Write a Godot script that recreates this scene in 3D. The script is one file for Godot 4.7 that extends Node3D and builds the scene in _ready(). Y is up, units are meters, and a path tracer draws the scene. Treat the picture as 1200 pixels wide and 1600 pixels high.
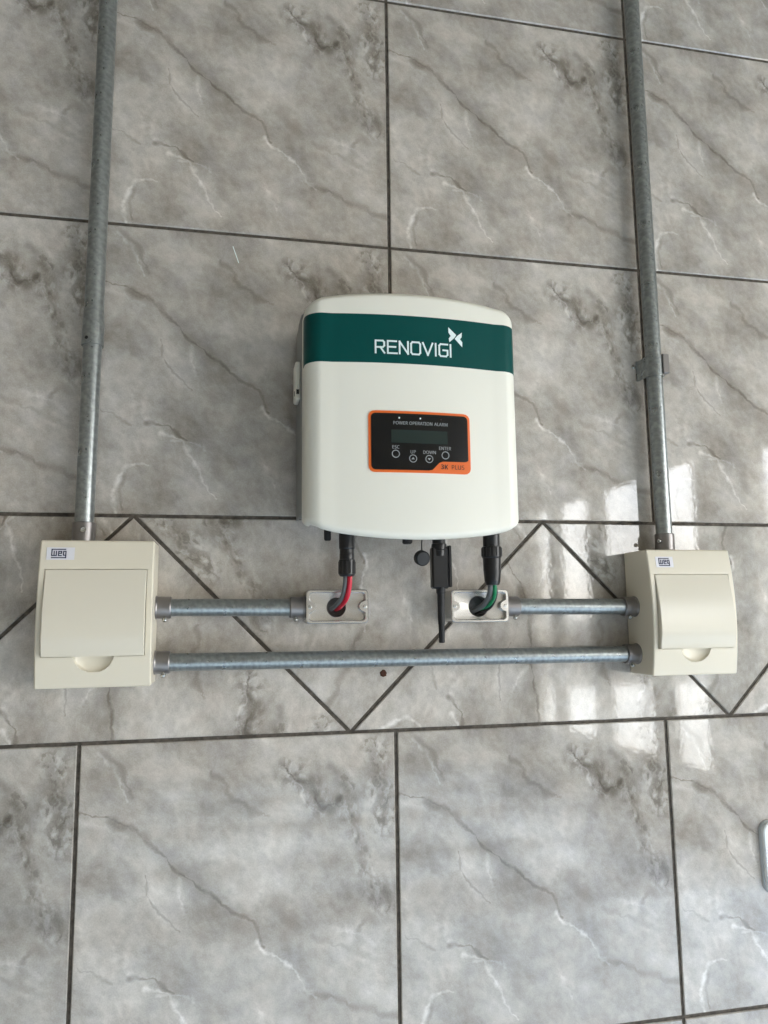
extends Node3D
# A solar inverter, two breaker boxes and galvanised conduits on a tiled wall of a covered patio.
# x runs along the wall, y up, z out of the wall (its glazed face is z = 0); heights of things are given from EYE.

const EYE := 1.45
const PITCH := 0.456
const JOINT := 0.0052

var mats := {}
var names := {}

# ---------------------------------------------------------------- mesh builder
class MB:
	var st := SurfaceTool.new()
	var uvs := false
	func _init() -> void:
		st.begin(Mesh.PRIMITIVE_TRIANGLES)
	# a, b, c run counter-clockwise seen from outside
	func tri(a: Vector3, b: Vector3, c: Vector3, g := -1, ua := Vector2.ZERO, ub := Vector2.ZERO, uc := Vector2.ZERO) -> void:
		for k in 3:
			st.set_smooth_group(g)
			st.set_uv([ua, uc, ub][k])
			st.add_vertex([a, c, b][k])
	func quad(a: Vector3, b: Vector3, c: Vector3, d: Vector3, g := -1) -> void:
		tri(a, b, c, g)
		tri(a, c, d, g)
	# rows of points; the outside is where u x v points (u along a row, v from row to row)
	func grid(rows: Array, g := -1, closed := false, uvscale := Vector2.ZERO) -> void:
		for j in rows.size() - 1:
			var r0: Array = rows[j]
			var r1: Array = rows[j + 1]
			var n: int = r0.size()
			for i in (n if closed else n - 1):
				var k := (i + 1) % n
				if uvscale == Vector2.ZERO:
					tri(r0[i], r0[k], r1[k], g)
					tri(r0[i], r1[k], r1[i], g)
				else:
					var ua := Vector2(i, j) * uvscale
					var ub := Vector2(i + 1, j) * uvscale
					var uc := Vector2(i + 1, j + 1) * uvscale
					var ud := Vector2(i, j + 1) * uvscale
					tri(r0[i], r0[k], r1[k], g, ua, ub, uc)
					tri(r0[i], r1[k], r1[i], g, ua, uc, ud)
	func box(c: Vector3, s: Vector3, bev := 0.0) -> void:
		var h := s * 0.5
		bev = minf(bev, minf(h.x, minf(h.y, h.z)) * 0.9)
		# six faces, twelve chamfers, eight corners
		for ax in 3:
			for sg in [-1.0, 1.0]:
				var u := (ax + 1) % 3
				var v := (ax + 2) % 3
				var p := []
				for q in [[-1, -1], [1, -1], [1, 1], [-1, 1]]:
					var w := Vector3.ZERO
					w[ax] = sg * h[ax]
					w[u] = q[0] * (h[u] - bev)
					w[v] = q[1] * (h[v] - bev)
					p.append(c + w)
				if sg > 0:
					quad(p[0], p[1], p[2], p[3])
				else:
					quad(p[3], p[2], p[1], p[0])
		if bev <= 0.0:
			return
		for ax in 3:
			var u := (ax + 1) % 3
			var v := (ax + 2) % 3
			for su in [-1.0, 1.0]:
				for sv in [-1.0, 1.0]:
					var p := []
					for q in [[-1, 0], [1, 0], [1, 1], [-1, 1]]:
						var w := Vector3.ZERO
						w[ax] = q[0] * (h[ax] - bev)
						w[u] = su * (h[u] - (bev if q[1] == 1 else 0.0))
						w[v] = sv * (h[v] - (0.0 if q[1] == 1 else bev))
						p.append(c + w)
					oquad(p[0], p[1], p[2], p[3], c)
		for sx in [-1.0, 1.0]:
			for sy in [-1.0, 1.0]:
				for sz in [-1.0, 1.0]:
					var a := c + Vector3(sx * h.x, sy * (h.y - bev), sz * (h.z - bev))
					var b := c + Vector3(sx * (h.x - bev), sy * h.y, sz * (h.z - bev))
					var d := c + Vector3(sx * (h.x - bev), sy * (h.y - bev), sz * h.z)
					if sx * sy * sz > 0:
						tri(a, b, d)
					else:
						tri(a, d, b)
	# a quad turned so that it faces away from c
	func oquad(p: Vector3, q: Vector3, r: Vector3, t: Vector3, c: Vector3) -> void:
		if (q - p).cross(r - p).dot(p + r - c * 2.0) < 0.0:
			quad(t, r, q, p)
		else:
			quad(p, q, r, t)
	# a lathe round the line from a to b: profile of [distance along, radius]; every piece its own smooth group
	func lathe(a: Vector3, dir: Vector3, profile: Array, n := 20, smooth_along := false, uvs_on := Vector2.ZERO, g0 := 1) -> void:
		var d := dir.normalized()
		var u := d.cross(Vector3.UP if absf(d.y) < 0.9 else Vector3.RIGHT).normalized()
		var v := d.cross(u)
		var rows := []
		for p in profile:
			var row := []
			for i in n:
				var t := TAU * i / n
				row.append(a + d * p[0] + (u * cos(t) + v * sin(t)) * p[1])
			rows.append(row)
		for j in rows.size() - 1:
			var g := g0 if smooth_along else g0 + j
			grid([rows[j], rows[j + 1]], g, true, uvs_on)
	func tube(pts: Array, radius: float, n := 12, g := 1) -> void:
		var rows := []
		var u := Vector3.ZERO
		for k in pts.size():
			var d: Vector3 = ((pts[mini(k + 1, pts.size() - 1)] as Vector3) - (pts[maxi(k - 1, 0)] as Vector3)).normalized()
			if k == 0:
				u = d.cross(Vector3.BACK if absf(d.z) < 0.8 else Vector3.RIGHT).normalized()
			u = (u - d * u.dot(d)).normalized()
			var v := d.cross(u)
			var row := []
			for i in n:
				var t := TAU * i / n
				row.append(pts[k] + (u * cos(t) + v * sin(t)) * radius)
			rows.append(row)
		grid(rows, g, true)
		for e in [0, rows.size() - 1]:
			var r: Array = rows[e]
			for i in n:
				if e == 0:
					tri(pts[0], r[(i + 1) % n], r[i])
				else:
					tri(pts[e], r[i], r[(i + 1) % n])
	func done() -> ArrayMesh:
		st.generate_normals()
		return st.commit()

# ---------------------------------------------------------------- scene helpers
func numbered(called: String) -> String:
	var k: int = names.get(called, 0)
	names[called] = k + 1
	return called if k == 0 else "%s_%03d" % [called, k]

func thing(called: String, label: String, category: String, at: Vector3, group := "") -> Node3D:
	var o := Node3D.new()
	o.name = numbered(called)
	add_child(o)
	o.position = at
	o.set_meta("label", label)
	o.set_meta("category", category)
	if group:
		o.set_meta("group", group)
	return o

func part(called: String, mesh: Mesh, m: Material, parent: Node3D, at := Vector3.ZERO) -> MeshInstance3D:
	var o := MeshInstance3D.new()
	o.name = called
	o.mesh = mesh
	o.material_override = m
	o.cast_shadow = GeometryInstance3D.SHADOW_CASTING_SETTING_ON
	parent.add_child(o, true)
	o.position = at
	return o

func structure(called: String, label: String) -> Node3D:
	var o := Node3D.new()
	o.name = called
	add_child(o)
	o.set_meta("kind", "structure")
	o.set_meta("label", label)
	return o

func paint(key: String, c: Color, rough: float, metal := 0.0) -> StandardMaterial3D:
	var m := StandardMaterial3D.new()
	m.resource_name = key
	m.albedo_color = c
	m.roughness = rough
	m.metallic = metal
	mats[key] = m
	return m

func rgb(r: float, g: float, b: float) -> Color:
	return Color(r / 255.0, g / 255.0, b / 255.0)

func bxm(s: Vector3, bev := 0.0, c := Vector3.ZERO) -> ArrayMesh:
	var b := MB.new()
	b.box(c, s, bev)
	return b.done()

# ---------------------------------------------------------------- printed glaze of the tiles
func stamp(buf: PackedFloat32Array, n: int, pts: Array, width: float, power: float, jit: FastNoiseLite, seedv: float, wander := 0.012, broken := 0.0) -> void:
	# a vein: a wandering line of soft dots through the points (in tile widths)
	var along := 0.0
	for k in pts.size() - 1:
		var a: Vector2 = pts[k]
		var b: Vector2 = pts[k + 1]
		var steps := int(a.distance_to(b) * n * 0.8) + 1
		var nrm := (b - a).orthogonal().normalized()
		for s in steps:
			var t := float(s) / steps
			along += a.distance_to(b) / steps
			var w1 := jit.get_noise_2d(along * 900.0, seedv * 71.0)
			var w2 := jit.get_noise_2d(along * 4200.0, seedv * 37.0 + 500.0)
			var w3 := jit.get_noise_2d(along * 1500.0, seedv * 53.0 + 900.0)
			var p := a.lerp(b, t) + nrm * (w1 * wander + w2 * wander * 0.35)
			var wd := width * clampf(0.55 + 1.6 * w3 + 0.5, 0.25, 2.2)
			var pw := power * clampf(1.0 - broken * (0.9 + 2.2 * w1), 0.0, 1.0)
			var cx := p.x * n
			var cy := p.y * n
			var r := wd * n
			var ri := int(ceil(r))
			for y in range(maxi(0, int(cy) - ri), mini(n, int(cy) + ri + 1)):
				for x in range(maxi(0, int(cx) - ri), mini(n, int(cx) + ri + 1)):
					var d2 := ((x - cx) * (x - cx) + (y - cy) * (y - cy)) / (r * r)
					if d2 < 1.0:
						var f := pw * (1.0 - d2) * (1.0 - d2)
						var at := y * n + x
						if buf[at] < f:
							buf[at] = f

func V(a: Array) -> Array:
	var o := []
	for i in range(0, a.size(), 2):
		o.append(Vector2(a[i], a[i + 1]))
	return o

func glaze_print(n: int) -> ImageTexture:
	var jit := FastNoiseLite.new()
	jit.seed = 5
	jit.frequency = 0.01
	jit.fractal_octaves = 3
	var dark := PackedFloat32Array()
	var pale := PackedFloat32Array()
	dark.resize(n * n)
	pale.resize(n * n)
	# the long vein that crosses each tile
	stamp(dark, n, V([-0.02, .20, .08, .225, .18, .265, .25, .34, .31, .40, .435, .50, .53, .565, .57, .64]), .0088, .52, jit, 1.0, .010)
	stamp(dark, n, V([.10, .235, .17, .265, .21, .29]), .020, .42, jit, 1.5, .018)
	stamp(dark, n, V([.14, .25, .19, .28, .33, .42, .44, .52, .55, .60]), .034, .17, jit, 1.7, .010)
	stamp(pale, n, V([-0.02, .222, .08, .25, .15, .285]), .014, .40, jit, 1.8, .010)
	stamp(pale, n, V([.55, .62, .57, .655, .635, .685, .67, .725, .70, .775, .735, .80]), .0075, .78, jit, 2.0, .012)
	stamp(pale, n, V([.69, .76, .72, .79]), .018, .45, jit, 2.2, .012)
	stamp(dark, n, V([.72, .79, .78, .805, .84, .83, .92, .855, 1.02, .90]), .015, .42, jit, 3.0, .016)
	stamp(dark, n, V([.75, .80, .84, .82, .93, .86]), .035, .16, jit, 3.1, .02)
	# the fainter ones
	stamp(dark, n, V([.205, .40, .215, .46, .25, .515, .31, .575]), .0055, .38, jit, 4.0, .008)
	stamp(pale, n, V([.215, .43, .24, .50, .30, .565]), .013, .22, jit, 4.4, .008)
	stamp(pale, n, V([.31, .42, .315, .47, .325, .52]), .008, .45, jit, 4.6, .012)
	stamp(dark, n, V([.17, .685, .24, .70, .30, .745]), .008, .50, jit, 5.0, .010)
	stamp(pale, n, V([.22, .715, .29, .755, .33, .83, .37, .91, .40, .94]), .0085, .72, jit, 5.2, .012)
	stamp(pale, n, V([.25, .74, .34, .76, .36, .775]), .005, .6, jit, 5.4, .01)
	stamp(pale, n, V([.075, .99, .075, .92, .085, .87, .11, .84, .18, .83]), .0080, .74, jit, 6.0, .014)
	stamp(dark, n, V([.095, .98, .095, .91, .105, .87]), .007, .30, jit, 6.3, .010)
	stamp(pale, n, V([.055, .03, .10, .07, .135, .14, .15, .18]), .0075, .50, jit, 7.0, .010)
	stamp(dark, n, V([.07, .03, .13, .08, .16, .17]), .012, .28, jit, 7.2, .012)
	stamp(dark, n, V([.40, .10, .46, .17, .53, .22, .58, .25]), .012, .30, jit, 8.0, .020)
	stamp(dark, n, V([.02, .64, .07, .67, .12, .70]), .007, .30, jit, 8.4, .015)
	# the brecciated corner
	stamp(dark, n, V([.64, .10, .665, .135, .71, .165, .73, .21, .755, .235, .80, .225, .815, .205]), .012, .72, jit, 9.0, .016)
	stamp(dark, n, V([.67, .12, .71, .17, .74, .225, .78, .235]), .026, .55, jit, 9.3, .024)
	stamp(pale, n, V([.62, .10, .655, .145, .685, .165, .70, .205, .725, .245, .75, .25]), .0075, .66, jit, 9.6, .016)
	stamp(pale, n, V([.655, .125, .69, .135]), .012, .6, jit, 9.8, .016)
	stamp(dark, n, V([.825, .14, .835, .20, .845, .25, .865, .31, .885, .36, .90, .40]), .013, .62, jit, 10.0, .018, .3)
	stamp(dark, n, V([.835, .16, .845, .24, .865, .31, .885, .38]), .024, .50, jit, 10.3, .026, .25)
	stamp(dark, n, V([.80, .10, .82, .20]), .022, .34, jit, 10.35, .03, .3)
	stamp(dark, n, V([.90, .40, .905, .46, .93, .52, .965, .56]), .018, .42, jit, 10.4, .03, .5)
	stamp(pale, n, V([.92, .42, .925, .52, .935, .60]), .008, .45, jit, 10.45, .02, .4)
	stamp(dark, n, V([.86, .60, .90, .585, .93, .61]), .014, .38, jit, 10.47, .03, .4)
	stamp(dark, n, V([.92, .05, .94, .13, .955, .20, .975, .27]), .030, .40, jit, 10.6, .04, .4)
	stamp(dark, n, V([.92, .45, .95, .50, .96, .54]), .012, .40, jit, 10.5, .020)
	stamp(dark, n, V([.90, .06, .93, .11, .95, .17, .965, .24]), .018, .62, jit, 11.0, .035, .5)
	stamp(dark, n, V([.94, .10, .96, .16, .975, .22]), .010, .70, jit, 11.3, .040, .5)
	stamp(pale, n, V([.81, .22, .84, .235, .855, .29]), .006, .5, jit, 11.8, .02, .3)
	stamp(dark, n, V([.50, .44, .60, .50, .66, .58]), .020, .14, jit, 12.0, .03)
	stamp(pale, n, V([.56, .83, .575, .88, .59, .90]), .010, .45, jit, 12.3, .02)
	stamp(pale, n, V([.12, .60, .15, .63, .155, .68, .19, .70]), .012, .35, jit, 12.6, .02)
	stamp(dark, n, V([.72, .62, .80, .66, .90, .69]), .010, .22, jit, 12.8, .02)
	stamp(pale, n, V([.78, .60, .85, .62, .93, .665]), .008, .30, jit, 12.9, .02)
	stamp(dark, n, V([.86, .63, .865, .68, .89, .70]), .014, .30, jit, 13.0, .02)
	# where the print is broken up into dark and pale crumbs
	var crumb := PackedFloat32Array()
	crumb.resize(n * n)
	stamp(crumb, n, V([.91, .02, .935, .10, .95, .18, .975, .28]), .052, 1.0, jit, 20.0, .03)
	stamp(crumb, n, V([.64, .10, .70, .155, .74, .225, .81, .215]), .038, .8, jit, 21.0, .02)
	stamp(crumb, n, V([.83, .14, .85, .26, .885, .38]), .034, .9, jit, 22.0, .02)
	stamp(crumb, n, V([.90, .42, .935, .52, .97, .57]), .034, .7, jit, 23.0, .03)
	var br := FastNoiseLite.new()
	br.seed = 31
	br.frequency = 0.026
	br.fractal_octaves = 3
	br.domain_warp_enabled = true
	br.domain_warp_amplitude = 22.0
	br.domain_warp_frequency = 0.03
	var cl := FastNoiseLite.new()
	cl.seed = 21
	cl.frequency = 0.0034
	cl.fractal_octaves = 5
	cl.fractal_gain = 0.55
	cl.domain_warp_enabled = true
	cl.domain_warp_amplitude = 70.0
	cl.domain_warp_frequency = 0.006
	var fine := FastNoiseLite.new()
	fine.seed = 8
	fine.frequency = 0.022
	fine.fractal_octaves = 4
	fine.fractal_gain = 0.6
	var hue := FastNoiseLite.new()
	hue.seed = 77
	hue.frequency = 0.007
	hue.fractal_octaves = 2
	var speck := FastNoiseLite.new()
	speck.seed = 90
	speck.frequency = 0.16
	speck.fractal_octaves = 2
	var data := PackedByteArray()
	data.resize(n * n * 3)
	var k := 1024.0 / n
	for y in n:
		for x in n:
			# the clouds of the print are drawn out from the upper left to the lower right
			var fx := x * k
			var fy := y * k
			var al := (fx + fy) * 0.7071 * 0.78
			var ac := (fx - fy) * 0.7071 * 1.05
			var c := cl.get_noise_2d(al, ac) * 1.25
			var f := fine.get_noise_2d(al, ac)
			var h := hue.get_noise_2d(fx, fy)
			var at := y * n + x
			var v := 173.0 + c * 34.0 + f * 16.0 + speck.get_noise_2d(fx, fy) * 9.0
			var d := dark[at] * (0.8 + 0.7 * f)
			var p := pale[at] * (0.85 + 0.6 * f)
			if crumb[at] > 0.02:
				var q := br.get_noise_2d(fx * 1.2, fy * 0.75)
				d = maxf(d, crumb[at] * smoothstep(0.02, 0.32, q) * 0.50)
				p = maxf(p, crumb[at] * smoothstep(-0.18, -0.42, q) * 0.55)
			v -= d * 88.0
			v += p * 44.0
			var warm := 9.5 + h * 2.5 + d * 1.5 - p * 3.0
			data[at * 3] = clampi(int(v + warm * 0.7), 0, 255)
			data[at * 3 + 1] = clampi(int(v - absf(h) * 1.5), 0, 255)
			data[at * 3 + 2] = clampi(int(v - warm * 1.0), 0, 255)
	return ImageTexture.create_from_image(Image.create_from_data(n, n, false, Image.FORMAT_RGB8, data))

func noise_image(n: int, freq: float, oct: int, seedv: int, lo := 0.0, hi := 1.0) -> Image:
	var q := FastNoiseLite.new()
	q.seed = seedv
	q.frequency = freq
	q.fractal_octaves = oct
	var im := q.get_seamless_image(n, n)
	if lo != 0.0 or hi != 1.0:
		im.convert(Image.FORMAT_L8)
		var d := im.get_data()
		for i in d.size():
			d[i] = int(255.0 * (lo + (hi - lo) * d[i] / 255.0))
		im = Image.create_from_data(n, n, false, Image.FORMAT_L8, d)
	return im

func make_materials() -> void:
	var m := paint("glazed tile", Color.WHITE, 0.04)
	m.albedo_texture = glaze_print(1024)
	m.metallic_specular = 0.63
	m.heightmap_enabled = true
	m.heightmap_texture = ImageTexture.create_from_image(noise_image(1024, 0.042, 3, 3))
	m.heightmap_scale = 0.0019
	for k in 3:
		var tone := m.duplicate()
		tone.albedo_color = [Color(0.965, 0.965, 0.965), Color(0.985, 0.982, 0.978), Color(0.955, 0.96, 0.962)][k]
		mats["glazed tile %d" % k] = tone
	m = paint("grout", rgb(104, 96, 86), 0.95)
	m.albedo_texture = ImageTexture.create_from_image(noise_image(256, 0.05, 3, 9, 0.6, 1.0))
	m.uv1_triplanar = true
	m.uv1_scale = Vector3(6, 6, 6)
	paint("white plaster", rgb(205, 198, 184), 0.9)
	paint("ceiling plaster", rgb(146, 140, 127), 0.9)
	paint("pale concrete", rgb(222, 218, 208), 0.85)
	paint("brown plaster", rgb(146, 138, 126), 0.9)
	paint("beige plaster", rgb(192, 182, 166), 0.9)
	m = paint("patio floor", rgb(166, 188, 212), 0.45)  # blue stands in for cool daylight bounced onto the lower tiles
	# galvanised steel: mottled zinc
	m = paint("zinc", rgb(176, 181, 180), 0.34, 0.80)
	m.albedo_texture = ImageTexture.create_from_image(noise_image(512, 0.020, 4, 14, 0.74, 1.0))
	m.roughness_texture = ImageTexture.create_from_image(noise_image(512, 0.012, 3, 15, 0.6, 1.0))
	m.roughness = 0.40
	m.uv1_triplanar = true
	m.uv1_scale = Vector3(9, 9, 9)
	m = paint("cast aluminium", rgb(138, 134, 132), 0.42, 0.75)
	m.roughness_texture = ImageTexture.create_from_image(noise_image(256, 0.06, 3, 25, 0.7, 1.0))
	m.uv1_triplanar = true
	m.uv1_scale = Vector3(20, 20, 20)
	m = paint("machined aluminium", rgb(206, 204, 200), 0.24, 0.85)
	paint("bright screw", rgb(190, 190, 186), 0.25, 0.95)
	m = paint("white enamel", rgb(231, 228, 215), 0.38)
	paint("heat sink", rgb(140, 141, 137), 0.5, 0.3)
	paint("green print", rgb(0, 70, 66), 0.42)
	mats["green print"].metallic_specular = 0.3
	paint("white print", rgb(226, 240, 238), 0.4)
	paint("orange print", rgb(226, 104, 34), 0.4)
	paint("black film", rgb(5, 6, 9), 0.2)
	paint("liquid crystal", rgb(34, 46, 43), 0.16)
	paint("grey print", rgb(156, 160, 160), 0.5)
	paint("indicator", rgb(226, 240, 240), 0.3)
	paint("dark print", rgb(52, 26, 14), 0.5)
	paint("beige plastic", rgb(222, 213, 193), 0.30)
	paint("door plastic", rgb(220, 212, 194), 0.2)
	paint("label paper", rgb(226, 224, 228), 0.35)
	paint("navy print", rgb(14, 20, 62), 0.5)
	paint("black plastic", rgb(15, 15, 17), 0.34)
	paint("black rubber", rgb(20, 20, 21), 0.6)
	paint("red cable", rgb(196, 22, 48), 0.38)
	paint("green cable", rgb(10, 128, 78), 0.38)
	paint("black cable", rgb(18, 18, 19), 0.4)
	paint("grey cable", rgb(96, 98, 98), 0.45)
	paint("brown clay", rgb(74, 44, 30), 0.9)
	paint("white plastic", rgb(228, 231, 230), 0.3)
	paint("grey gasket", rgb(196, 200, 200), 0.5)

# ---------------------------------------------------------------- wall
func tile_mesh(poly: Array, uv: Callable) -> ArrayMesh:
	# poly: counter-clockwise corners; a pressed tile with a small worn edge
	var b := MB.new()
	var n := poly.size()
	var bev := 0.0013
	var inner := []
	for i in n:
		var p: Vector2 = poly[i]
		var e0: Vector2 = (p - (poly[(i + n - 1) % n] as Vector2)).normalized()
		var e1: Vector2 = ((poly[(i + 1) % n] as Vector2) - p).normalized()
		var n0 := Vector2(-e0.y, e0.x)
		var n1 := Vector2(-e1.y, e1.x)
		inner.append(p + (n0 + n1) / (1.0 + n0.dot(n1)) * bev)
	var mid := Vector2.ZERO
	for p in inner:
		mid += p / n
	var z := func(q: Vector2, h: float) -> Vector3: return Vector3(q.x, q.y, h)
	for i in n:
		var k := (i + 1) % n
		var a: Vector2 = inner[i]
		var c: Vector2 = inner[k]
		var oa: Vector2 = poly[i]
		var oc: Vector2 = poly[k]
		b.tri(z.call(mid, 0.0), z.call(a, 0.0), z.call(c, 0.0), -1, uv.call(mid), uv.call(a), uv.call(c))
		b.tri(z.call(oa, -bev), z.call(oc, -bev), z.call(c, 0.0), -1, uv.call(oa), uv.call(oc), uv.call(c))
		b.tri(z.call(oa, -bev), z.call(c, 0.0), z.call(a, 0.0), -1, uv.call(oa), uv.call(c), uv.call(a))
		b.tri(z.call(oa, -0.009), z.call(oc, -0.009), z.call(oc, -bev), -1, uv.call(oa), uv.call(oc), uv.call(oc))
		b.tri(z.call(oa, -0.009), z.call(oc, -bev), z.call(oa, -bev), -1, uv.call(oa), uv.call(oc), uv.call(oa))
	b.st.generate_normals()
	b.st.generate_tangents()
	return b.st.commit()

func build_wall() -> void:
	var wall := structure("tiled_wall", "wall of square grey marbled tiles with a band of triangles")
	var h := (PITCH - JOINT) * 0.5
	var sq := [Vector2(-h, -h), Vector2(h, -h), Vector2(h, h), Vector2(-h, h)]
	var full := tile_mesh(sq, func(p: Vector2) -> Vector2: return Vector2(p.x / PITCH + 0.5, 0.5 - p.y / PITCH))
	var rng := RandomNumberGenerator.new()
	rng.seed = 11
	var top := 0.1542
	var low := -0.1701
	# the joints' mortar, behind the glazed faces
	part("grout", bxm(Vector3(4.57, 2.966, 0.03), 0.0, Vector3(0.7209, 2.966 / 2 - EYE, -0.0178)), mats["grout"], wall, Vector3(0, EYE, 0))
	for col in range(-4, 6):
		var x := 0.2648 + PITCH * (col + 0.5)
		for row in range(0, 3):
			tile_at(wall, full, x, top + PITCH * (row + 0.5), rng)
		for row in range(0, 2):
			tile_at(wall, full, x, low - PITCH * (row + 0.5), rng)
		# the row cut at the floor
		var hb := (EYE + low - 2 * PITCH - JOINT * 0.5)
		var cut := [Vector2(-h, -hb / 2), Vector2(h, -hb / 2), Vector2(h, hb / 2), Vector2(-h, hb / 2)]
		var cm := tile_mesh(cut, func(p: Vector2) -> Vector2: return Vector2(p.x / PITCH + 0.5, 0.5 * hb / PITCH - p.y / PITCH))
		tile_at(wall, cm, x, low - 2 * PITCH - JOINT * 0.5 - hb * 0.5, rng)
	var sc := part("scratch", bxm(Vector3(0.0012, 0.0287, 0.0003), 0.0001), mats["white print"], wall, Vector3(0.0143, EYE + 0.5753, 0.0002))
	sc.rotation.z = 0.335
	# the band: tiles halved along the diagonal, points up and points down by turns
	var hp := (top - low)
	var half := PITCH * sqrt(0.5)
	var j2 := JOINT * 0.5
	# inset of an isosceles right triangle: j2 on each side
	var up := [Vector2(-half + j2 * 2.414, -hp / 2 + j2), Vector2(half - j2 * 2.414, -hp / 2 + j2), Vector2(0, hp / 2 - j2 * 1.414)]
	var dn := [Vector2(-half + j2 * 2.414, hp / 2 - j2), Vector2(0, -hp / 2 + j2 * 1.414), Vector2(half - j2 * 2.414, hp / 2 - j2)]
	var s := 0.70711
	var um := tile_mesh(up, func(p: Vector2) -> Vector2: return Vector2((p.x - (p.y - hp / 2)) * s / PITCH, (-p.x - (p.y - hp / 2)) * s / PITCH))
	var dm := tile_mesh(dn, func(p: Vector2) -> Vector2: return Vector2(1.0 - (p.x + (p.y + hp / 2)) * s / PITCH, 1.0 - (-p.x + (p.y + hp / 2)) * s / PITCH))
	for k in range(-2, 6):
		var xt := -0.1283 + 2.0 * 0.3228 * k
		if xt > -1.3 and xt < 2.75:
			tile_at(wall, um, xt, (top + low) / 2, rng)
		if xt + 0.3228 > -1.3 and xt + 0.3228 < 2.75:
			tile_at(wall, dm, xt + 0.3228, (top + low) / 2, rng)

func tile_at(wall: Node3D, mesh: Mesh, x: float, y: float, rng: RandomNumberGenerator) -> void:
	var o := part("tile", mesh, mats[["glazed tile", "glazed tile 0", "glazed tile 1", "glazed tile 2"][rng.randi() % 4]], wall, Vector3(x, EYE + y, rng.randf_range(-0.0004, 0.0)))
	o.rotation = Vector3(rng.randf_range(-1, 1) * 0.0012, rng.randf_range(-1, 1) * 0.0012, rng.randf_range(-1, 1) * 0.0008)

func build_patio() -> void:
	# unseen surroundings, added and toned to light and shade the wall; the glaze mirrors them
	var wx := SIDE_X
	var deep := 6.7
	var high := 2.967
	var f := structure("floor", "unseen patio floor tinted blue to cool the light it bounces")
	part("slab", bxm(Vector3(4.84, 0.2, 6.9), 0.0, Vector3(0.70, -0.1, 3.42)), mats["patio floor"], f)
	var dr := structure("bounce_apron", "unseen whitish concrete driveway outside the gateway")  # added ground outside, made pale to brighten the mirrored opening
	part("slab", bxm(Vector3(14.0, 0.2, 18.0), 0.0, Vector3(3.125 + 7.0, -0.11, 5.0)), mats["pale concrete"], dr)
	var c := structure("ceiling", "unseen plastered ceiling slab over the tiled wall")
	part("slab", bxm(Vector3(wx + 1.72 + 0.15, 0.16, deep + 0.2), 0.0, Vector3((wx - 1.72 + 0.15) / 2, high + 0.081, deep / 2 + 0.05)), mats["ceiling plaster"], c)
	var l := structure("wall_left", "unseen plain plastered end wall")  # added to close this end, so light comes from the right
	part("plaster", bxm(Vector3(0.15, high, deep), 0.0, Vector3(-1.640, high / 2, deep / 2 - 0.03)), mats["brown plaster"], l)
	var o := structure("wall_opposite", "unseen plain plastered wall across the patio")
	part("plaster", bxm(Vector3(wx + 1.72, high, 0.15), 0.0, Vector3((wx - 1.72) / 2, high / 2, deep + 0.046)), mats["beige plaster"], o)
	# the side wall: a wide gateway added to let light in, then a tall opening between posts that the glaze mirrors beside the smaller box
	var s := structure("wall_right", "unseen side wall with an added gateway and an opening divided by three posts")
	var t := 0.12
	var tf := 0.035
	var y0 := EYE - 0.985
	var y1 := EYE + 1.00
	var xm := wx + t / 2 + 0.002
	var zs := [3.24, 3.60, 3.87, 4.47, 4.76, 5.28, 5.56, 5.96]
	part("plaster", bxm(Vector3(t, high, GATE_FROM), 0.0, Vector3(xm, high / 2, GATE_FROM / 2)), mats["white plaster"], s)
	part("lintel", bxm(Vector3(t, high - GATE_H, GATE_TO - GATE_FROM), 0.0, Vector3(xm, (high + GATE_H) / 2, (GATE_FROM + GATE_TO) / 2)), mats["white plaster"], s)
	part("plaster", bxm(Vector3(t, high, zs[0] - GATE_TO), 0.0, Vector3(xm, high / 2, (zs[0] + GATE_TO) / 2)), mats["white plaster"], s)
	part("parapet", bxm(Vector3(tf, y0, zs[7] - zs[0]), 0.0, Vector3(wx + tf / 2 + 0.002, y0 / 2, (zs[0] + zs[7]) / 2)), mats["white plaster"], s)
	part("lintel", bxm(Vector3(tf, high - y1, zs[7] - zs[0]), 0.0, Vector3(wx + tf / 2 + 0.002, (y1 + high) / 2, (zs[0] + zs[7]) / 2)), mats["white plaster"], s)
	for i in range(1, 6, 2):
		part("post", bxm(Vector3(tf, y1 - y0, zs[i + 1] - zs[i]), 0.0, Vector3(wx + tf / 2 + 0.002, (y0 + y1) / 2, (zs[i] + zs[i + 1]) / 2)), mats["white plaster"], s)
	part("plaster", bxm(Vector3(t, high, deep - zs[7]), 0.0, Vector3(xm, high / 2, (deep + zs[7]) / 2)), mats["white plaster"], s)

const SIDE_X := 3.0008
const GATE_FROM := 0.95  # the added gateway, placed clear of the mirrored view
const GATE_TO := 2.70
const GATE_H := 2.40

# ---------------------------------------------------------------- inverter
const IX := 0.2670      # middle of the inverter
const IH := 0.1565      # half its width
const FRONT := 0.160    # how far its front stands from the wall

func face_z(x: float) -> float:
	return FRONT - 0.67 * (x - IX) * (x - IX)

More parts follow.
